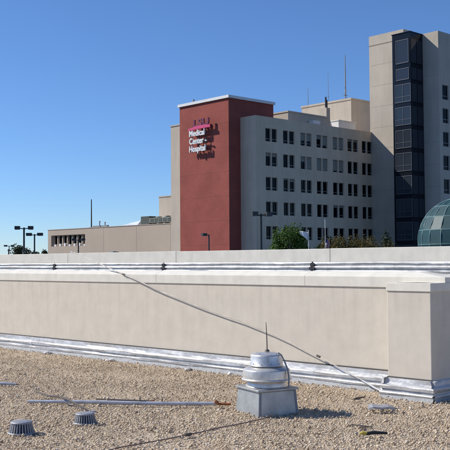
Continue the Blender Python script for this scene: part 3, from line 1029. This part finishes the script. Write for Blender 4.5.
for k in range(wn_n):
    a = wy0 + k * step
    o = MB().box(4.72, 4.80, a + 0.06, a + step - 0.34, 4.69, 4.79).box(4.72, 4.80, a + 0.06, a + step - 0.34, 6.73, 6.84).build('window', M['frame'], low)
    MB().add([(4.77, a + 0.06, 4.79), (4.77, a + step - 0.34, 4.79), (4.77, a + step - 0.34, 6.73), (4.77, a + 0.06, 6.73)], [(3, 2, 1, 0)]).build('pane', M['glass'], o)
    MB().box(4.35, 4.85, a + step - 0.32, a + step - 0.02, 4.685, 6.845).build('fin', M['lowwall'], low)
    MB().box(4.15, 4.7, a + 0.2, a + step * 0.45, 4.681, 5.0 + 0.35 * ((k * 37 % 10) / 10)).build('sill_block', M['white_trim'], low)

upb = thing('roof_block', 'square beige roof block above the low tan building', 'building', hosp(12, 33.84, 8.05), HR)
MB().box(0, 6, -8, 3.8, -0.1, 5.4).build('wall', M['concrete'], upb)
MB().box(-0.1, 6.1, -8.1, 3.9, 5.403, 5.6).build('roof_edge', M['concrete'], upb)
ac = thing('cooling_unit', 'row of grey green cooling units on the low tan roof', 'air unit', hosp(5.2, 25.6, 8.05), HR)
MB().box(0, 1.6, 0, 6.3, 0.28, 1.15).build('casing', M['unit'], ac)
MB().box(0, 1.8, 6.32, 8.7, 0.05, 1.5).build('fan_section', M['unit_dark'], ac)
for k in range(5):
    MB().box(-0.03, -0.002, 0.3 + k * 1.2, 1.2 + k * 1.2, 0.42, 1.0).build('louvre', M['unit_dark'], ac)
for k in range(4):
    MB().box(0.3, 1.3, 0.4 + k * 1.8, 0.6 + k * 1.8, 0, 0.278).build('foot', M['steel'], ac)
MB().lathe([(0.55, 1.15), (0.55, 1.42), (0.45, 1.42)], 18, (0.8, 2.2)).lathe([(0.55, 1.15), (0.55, 1.36), (0.45, 1.36)], 18, (0.8, 4.6)).build('fan_ring', M['unit'], ac)
sk = thing('roof_skylight', 'pale low ridged skylight left of the cooling units', 'skylight', hosp(8, 39.3, 8.05), HR)
v = [(0, 0, 0), (3, 0, 0), (3, 6.5, 0), (0, 6.5, 0), (1.5, 0.6, 1.15), (1.5, 4.2, 0.75)]
MB().add(v, [(0, 4, 5, 3), (1, 2, 5, 4), (0, 1, 4), (2, 3, 5)]).build('glazing', M['skylight'], sk)
MB().box(-0.1, 3.1, -0.1, 6.6, -0.01, 0.06).build('kerb', M['white_trim'], sk)
m_ = thing('flue_pole', 'tall thin pole on the low tan roof', 'pole', hosp(5.0, 49.4, 8.05), HR)
MB().tube([(0, 0, 0), (0, 0, 5.4)], [0.13, 0.09], 8).build('pole', M['lampdark'], m_)
MB().box(-0.3, 0.3, -0.3, 0.3, 0, 0.12).build('base_plate', M['steel'], m_)
for k, (y, h, lb) in enumerate([(51.0, 1.25, 'short vent pipe right of the tall pole on the low tan roof'), (49.2, 1.0, 'shorter capped vent pipe right of the first, on the low tan roof')]):
    m_ = thing('vent_pipe', lb, 'vent pipe', hosp(8.0, y, 8.05), HR)
    MB().tube([(0, 0, 0), (0, 0, h)], 0.10, 8).build('pipe', M['steel'], m_)
    MB().lathe([(0.16, h), (0.15, h + 0.15), (0, h + 0.2)], 10).build('cap', M['steel'], m_)
m_ = thing('roof_duct', 'low dark duct running along the low tan roof edge', 'duct', hosp(6.0, 45.8, 8.05), HR)
MB().box(0, 0.5, 0, 4.6, 0.1, 0.42).build('trunk', M['steel'], m_)
for y in (0.4, 2.2, 4.0):
    MB().box(0.05, 0.45, y, y + 0.15, 0, 0.098).build('foot', M['steel'], m_)

# --- tall tower on the right with the dark glass bay
tw = thing('hospital_tower', 'tall beige concrete hospital tower with dark glass bay, at right', 'tower', HO, HR)
TX, TY0, TZ = 27.31, -13.26, 37.45
mb = MB()
thole = [(28.25, 29.95, z, z + 2.3) for z in [26.75 - 3.72 * k for k in range(7)]]
wall_open(mb, [TX, 37], [-6, TZ], thole, lambda u, d, z: (u, TY0 + d, z), 0.3, False)
mb.add([(TX, TY0, -6), (TX, 0.3, -6), (TX, 0.3, TZ), (TX, TY0, TZ)], [(3, 2, 1, 0)])
mb.add([(TX, TY0, TZ), (37, TY0, TZ), (37, 0.3, TZ), (TX, 0.3, TZ)], [(0, 1, 2, 3)])
mb.add([(37, TY0, -6), (37, 0.3, -6), (37, 0.3, TZ), (37, TY0, TZ)], [(0, 1, 2, 3)])
mb.add([(TX, 0.3, 20), (37, 0.3, 20), (37, 0.3, TZ), (TX, 0.3, TZ)], [(3, 2, 1, 0)])
mb.build('wall', M['concrete'], tw)
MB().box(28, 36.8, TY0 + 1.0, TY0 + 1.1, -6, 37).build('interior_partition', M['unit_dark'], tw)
fr = sash_mesh(1.7, 2.3, [0.6])
wme = bpy.data.meshes.new('window')
wme.from_pydata(fr.v, [], fr.f)
wme.materials.append(M['frame'])
pme = bpy.data.meshes.new('pane')
pme.from_pydata([(0.05, 0.03, 0.05), (1.65, 0.03, 0.05), (1.65, 0.03, 2.25), (0.05, 0.03, 2.25)], [], [(0, 1, 2, 3)])
pme.materials.append(M['glass'])
for h in thole:
    w_ = place('window', wme, tw, (h[0], TY0 + 0.2, h[2]))
    place('pane', pme, w_)
MB().box(TX, 36.9, -6.7, 0.31, TZ - 0.2, 39.0).build('raised_parapet', M['concrete'], tw)
for z in frange(6, 34, 3.72 / 1.0):
    MB().box(TX - 0.012, TX - 0.001, TY0 + 0.1, -0.1, z, z + 0.05).build('panel_joint', M['joint'], tw)

BX, BY0, BY1, BZ = 23.85, -10.45, -6.83, 37.4
bay = MB().box(BX + 0.10, TX - 0.014, BY0 + 0.10, BY1 - 0.10, -6, BZ - 0.12).build('bay', M['spandrel'], tw)
MB().box(BX, TX - 0.014, BY0, BY1, BZ - 0.117, BZ).build('bay_roof', M['spandrel'], bay)
levels = [(36.25, 32.5), (31.7, 29.85)]
z = 29.2
while z > 2:
    levels.append((z, z - 2.88))
    z -= 3.62
for (z1, z0) in levels:
    # left (sunlit) face: pale framed vision panel
    a0, a1 = (BY0 + 0.35, BY1 - 0.85) if z0 > 29.5 else (BY0 + 0.06, BY1 - 0.55)
    p = MB().add([(BX + 0.055, a0, z0), (BX + 0.055, a1, z0), (BX + 0.055, a1, z1), (BX + 0.055, a0, z1)], [(3, 2, 1, 0)]).build('pane', M['glass_blue'], bay)
    fm = MB()
    for (q0, q1, c0, c1) in ((a0, a0 + 0.07, z0, z1), (a1 - 0.07, a1, z0, z1), (a0 + 0.07, a1 - 0.07, z0, z0 + 0.11), (a0 + 0.07, a1 - 0.07, z1 - 0.10, z1)):
        fm.box(BX, BX + 0.095, q0, q1, c0, c1)
    if z0 < 29.5:
        fm.box(BX + 0.002, BX + 0.092, (a0 + a1) / 2 - 0.04, (a0 + a1) / 2 + 0.04, z0 + 0.11, z1 - 0.10)
        fm.box(BX + 0.004, BX + 0.090, a0 + 0.07, a1 - 0.07, z0 + 0.85, z0 + 0.92)
    fm.build('mullion', M['bayframe'], bay)
    # right (shaded) face
    for (b0, b1) in ((BX + 0.25, BX + 1.7), (BX + 1.85, TX - 0.2)):
        MB().add([(b0, BY0 + 0.055, z0), (b1, BY0 + 0.055, z0), (b1, BY0 + 0.055, z1), (b0, BY0 + 0.055, z1)], [(0, 1, 2, 3)]).build('pane', M['glass_blue'], bay)
        MB().box(b0, b1, BY0 + 0.02, BY0 + 0.095, z0 - 0.1, z0).build('transom', M['spandrel'], bay)

# --- glazed dome at the right edge
dome = thing('glass_dome', 'teal glazed dome of framed panels in front of the tower', 'dome', (22.37, 85.0, 3.35), rad(12))
DR = 4.1
MB().lathe([(DR + 0.1, -9.35), (DR + 0.1, -1.85), (DR + 0.2, -1.84), (DR + 0.2, -1.7), (0, -1.7)], 48, smooth=False).build('drum', M['concrete'], dome)
NRW, NSG, DQ0 = 6, 20, -0.42
fm = MB()
for i in range(NRW):
    p0, p1 = DQ0 + i * (PI / 2 - DQ0) / NRW, DQ0 + (i + 1) * (PI / 2 - DQ0) / NRW
    if i == NRW - 1:
        p1 = PI / 2 - 0.06
    me = None
    for k in range(NSG):
        if me is None:
            w = PI / NSG - 0.010 / max(0.15, math.cos((p0 + p1) / 2)) * 0.9
            e = 0.009
            vs = []
            for (ph_, ww) in ((p0 + e, -w), (p0 + e, w), (p1 - e, w), (p1 - e, -w)):
                vs.append((DR * math.cos(ph_) * math.cos(ww), DR * math.cos(ph_) * math.sin(ww), DR * math.sin(ph_)))
            me = bpy.data.meshes.new('pane')
            me.from_pydata(vs, [], [(0, 1, 2, 3)])
            me.materials.append(M['teal'])
        place('pane', me, dome, None, 2 * PI * (k + 0.5) / NSG)
for k in range(NSG):
    w = 2 * PI * k / NSG
    fm.tube([((DR - 0.02) * math.cos(q) * math.cos(w), (DR - 0.02) * math.cos(q) * math.sin(w), (DR - 0.02) * math.sin(q)) for q in frange(DQ0, PI / 2, PI / 24)], 0.045, 5, caps=False)
for i in range(1, NRW):
    q = DQ0 + i * (PI / 2 - DQ0) / NRW
    fm.tube([((DR - 0.02) * math.cos(q) * math.cos(2 * PI * k / NSG), (DR - 0.02) * math.cos(q) * math.sin(2 * PI * k / NSG), (DR - 0.02) * math.sin(q)) for k in range(NSG + 1)], 0.045, 5, caps=False)
fm.build('glazing_frame', M['tealframe'], dome)


# ------------------------------------------------------------------ lamp posts
def lamp(label, x, y, ztop, heads, rz, hs=0.36):
    hs *= 0.85
    o = thing('lamp_post', label, 'lamp post', (x, y, -6.0), rz, 'parking lot lamp posts')
    h = ztop + 6.0
    MB().tube([(0, 0, 0), (0, 0, h)], [0.085, 0.06], 8).build('pole', M['lampdark'], o)
    MB().lathe([(0.25, 0), (0.25, 0.6), (0.12, 0.65)], 12).build('base', M['concrete'], o)
    for s in heads:
        MB().tube([(0, 0, h - 0.1), (s * 0.28, 0, h - 0.05)], 0.035, 6).build('arm', M['lampdark'], o)
        hd = MB().box(min(s * 0.26, s * (0.26 + hs * 1.15)), max(s * 0.26, s * (0.26 + hs * 1.15)), -hs * 0.55, hs * 0.55, h - 0.13, h + 0.09).build('lamp_head', M['lampdark'], o)
        MB().box(min(s * 0.30, s * (0.22 + hs * 1.15)), max(s * 0.30, s * (0.22 + hs * 1.15)), -hs * 0.48, hs * 0.48, h - 0.15, h - 0.132).build('lens', M['lampwhite'], hd)
    return o


lamp('twin-headed dark lamp post farthest left, the taller of the pair', -13.41, 60, 3.92, (-1, 1), 0.15)
lamp('twin-headed dark lamp post second from left, the lower of the pair', -15.25, 72, 3.85, (-1, 1), -0.1, 0.40)
lamp('twin-headed dark lamp post in front of the grey window facade', 1.80, 45, 3.95, (-1, 1), 0.55, 0.34)
lamp('dark lamp post in front of the red brick tower', -1.40, 78, 3.9, (-1,), 0.5, 0.42)
lamp('dark lamp post in front of the ribbon windows of the tan building', -14.35, 88, 3.8, (-1, 1), 0.3, 0.40)
lamp('tiny distant lamp post at the far left edge above the parapet', -33.6, 140, 4.2, (-1, 1), 0.2, 0.55)


# ------------------------------------------------------------------ flags
def flag(label, x, y, ztop, cloth, rz):
    o = thing('flag_pole', label, 'flag', (x, y, -6.0), rz, 'flags before the hospital')
    h = ztop + 6
    MB().tube([(0, 0, 0), (0, 0, h)], [0.06, 0.035], 8).build('pole', M['white_trim'], o)
    MB().lathe([(0, h + 0.12), (0.06, h + 0.06), (0, h)], 8).build('finial', M['white_trim'], o)
    cloth(o, h)
    return o


def white_cloth(o, h):
    n, m = 12, 6
    vs, fs = [], []
    for i in range(n + 1):
        s = i / n
        for j in range(m + 1):
            q = j / m
            vs.append((-0.04 - 0.92 * s, 0.10 * math.sin(s * 8 + q), h - 0.12 - q * (0.95 - 0.62 * s) + 0.12 * s))
    for i in range(n):
        for j in range(m):
            a = i * (m + 1) + j
            fs.append((a, a + 1, a + m + 2, a + m + 1))
    mb = MB()
    mb.add(vs, fs, True)
    c = mb.build('cloth', M['flag_white'], o)
    s_ = c.modifiers.new('solid', 'SOLIDIFY')
    s_.thickness = 0.01


def striped_cloth(o, h):
    n, m = 10, 13
    vs, fs, mi = [], [], []
    mb = MB()
    for i in range(n + 1):
        s = i / n
        for j in range(m + 1):
            q = j / m
            vs.append((0.04 + 0.42 * s + 0.05 * math.sin(q * 5), 0.10 * math.sin(s * 11 + q * 2), h - 1.95 - q * 1.0 - 0.30 * s))
    for i in range(n):
        for j in range(m):
            a = i * (m + 1) + j
            k = 2 if (i < 4 and j < 7) else (0 if j % 2 == 0 else 1)
            mb.add([vs[a], vs[a + 1], vs[a + m + 2], vs[a + m + 1]], [(0, 1, 2, 3)], True, k)
    c = mb.build('cloth', [M['flag_red'], M['flag_white'], M['flag_blue']], o)
    s_ = c.modifiers.new('solid', 'SOLIDIFY')
    s_.thickness = 0.01


flag('white flag blowing left from a pole beside the round green tree', 9.28, 100, 4.85, white_cloth, 0.1)
flag('limp red and white striped flag on tall thin pole', 11.13, 100, 6.0, striped_cloth, 0.2)


# ------------------------------------------------------------------ trees
def tree(label, x, y, ztop, rx_, rz_, leaf, n_leaf, lsize, cat='tree', group=None, spiky=0.0, name='tree', ground=-6.0, lobes=9, seed=1):
    r = random.Random(seed)
    o = thing(name, label, cat, (x, y, ground), r.random() * 6, group)
    H = ztop - ground
    tb = MB()
    zc = H - rz_
    tb.tube([(0, 0, 0), (0.05, 0.02, H * 0.3), (0.0, 0.08, zc), (0.05, 0, H - rz_ * 0.5)], [0.22, 0.17, 0.11, 0.04], 8)
    L = []
    for k in range(lobes):
        a = k * 2.4 + r.random()
        q = r.uniform(-0.65, 0.75)
        rr = math.sqrt(max(0.05, 1 - q * q)) * r.uniform(0.45, 0.75)
        c = Vector((math.cos(a) * rr * rx_, math.sin(a) * rr * rx_, zc + q * rz_ * 0.8))
        L.append((c, r.uniform(0.30, 0.50)))
        tb.tube([(0, 0.05, max(0.5, zc - rz_ * 0.5)), c * 0.55 + Vector((0, 0, zc * 0.42)), c], [0.09, 0.05, 0.015], 6)
    tb.build('trunk', M['bark'], o)
    cm = MB()
    for i in range(n_leaf):
        c, s = r.choice(L)
        d = Vector((r.gauss(0, 1), r.gauss(0, 1), r.gauss(0, 1))).normalized() * (r.random() ** 0.45)
        p = c + Vector((d.x * rx_ * s, d.y * rx_ * s, d.z * rz_ * s))
        if spiky:
            p.z += r.random() ** 4 * spiky
        if p.z > H + spiky:
            p.z = H - r.random() * 0.3
        nrm = (d + Vector((r.gauss(0, .5), r.gauss(0, .5), r.gauss(0, .5) + 0.3))).normalized()
        t1 = nrm.orthogonal().normalized()
        t1 = Matrix.Rotation(r.random() * 6.28, 3, nrm) @ t1
        t2 = nrm.cross(t1)
        ls = lsize * r.uniform(0.6, 1.3)
        cm.add([p - t1 * ls, p + t2 * ls * 0.55, p + t1 * ls, p - t2 * ls * 0.55], [(0, 1, 2, 3)])
    cm.build('crown', leaf, o)
    return o


tree('round bright green tree in front of the grey facade', 7.9, 112, 6.35, 2.35, 3.3, M['leaf_green'], 5200, 0.15, lobes=16, seed=3)
G2 = 'dark trees at the foot of the facade'
tree('dark rounded tree beneath the fifth window column', 14.6, 124, 5.2, 2.3, 2.8, M['leaf_dark'], 5000, 0.16, group=G2, seed=4)
tree('dark rounded tree left of the tower foot', 19.0, 126, 4.9, 2.4, 2.8, M['leaf_dark'], 5000, 0.16, group=G2, seed=5)
tree('dark low tree just right of the white flag', 10.6, 122, 4.2, 2.0, 2.2, M['leaf_dark'], 4000, 0.16, group=G2, seed=6)
tree('dark pointed evergreen in front of the tall tower', 22.7, 126, 5.7, 1.4, 4.4, M['leaf_dark'], 3200, 0.16, group=G2, seed=8, lobes=12)
G3 = 'yellowing shrubs along the hospital front'
for k, (x, y, zt, rx_, lb) in enumerate([(12.6, 108, 3.4, 1.7, 'leftmost yellowing shrub, behind the striped flag'), (14.7, 110, 3.8, 2.2, 'second yellowing shrub right of the striped flag'),
                                        (17.3, 111, 3.8, 2.2, 'third yellowing shrub right of the striped flag'), (19.8, 112, 3.2, 1.9, 'rightmost yellowing shrub, before the tower foot')]):
    tree(lb, x, y, zt, rx_, 1.7, M['leaf_yellow'], 5200, 0.12, 'shrub', G3, 1.4, 'shrub', -1.0, 15, seed=20 + k)
# raised planting bank the shrubs grow on
bank = MB().box(9, 24, 104, 121, -6, -1.0).build('planting_bank', M['asphalt'])
tag(bank, kind='structure')
G4 = 'distant trees behind the left lamp posts'
for k, (x, y, zt, rx_, lb) in enumerate([(-33.9, 150, 4.9, 1.9, 'distant dark tree behind the taller left lamp post, leftmost'), (-32.9, 152, 4.0, 1.5, 'distant dark tree between the two left lamp posts'),
                                        (-31.7, 150, 3.7, 1.3, 'distant low tree behind the lower left lamp post'), (-31.6, 156, 4.2, 1.0, 'distant narrow tree beside the tan building corner'),
                                        (-40.0, 165, 3.2, 1.5, 'distant low tree at the left picture edge')]):
    tree(lb, x, y, zt, rx_, 2.2, M['leaf_dark'], 1500, 0.2, group=G4, seed=40 + k)

print('objects', len(bpy.data.objects), 'tris', sum(len(o.data.polygons) for o in bpy.data.objects if o.type == 'MESH'))
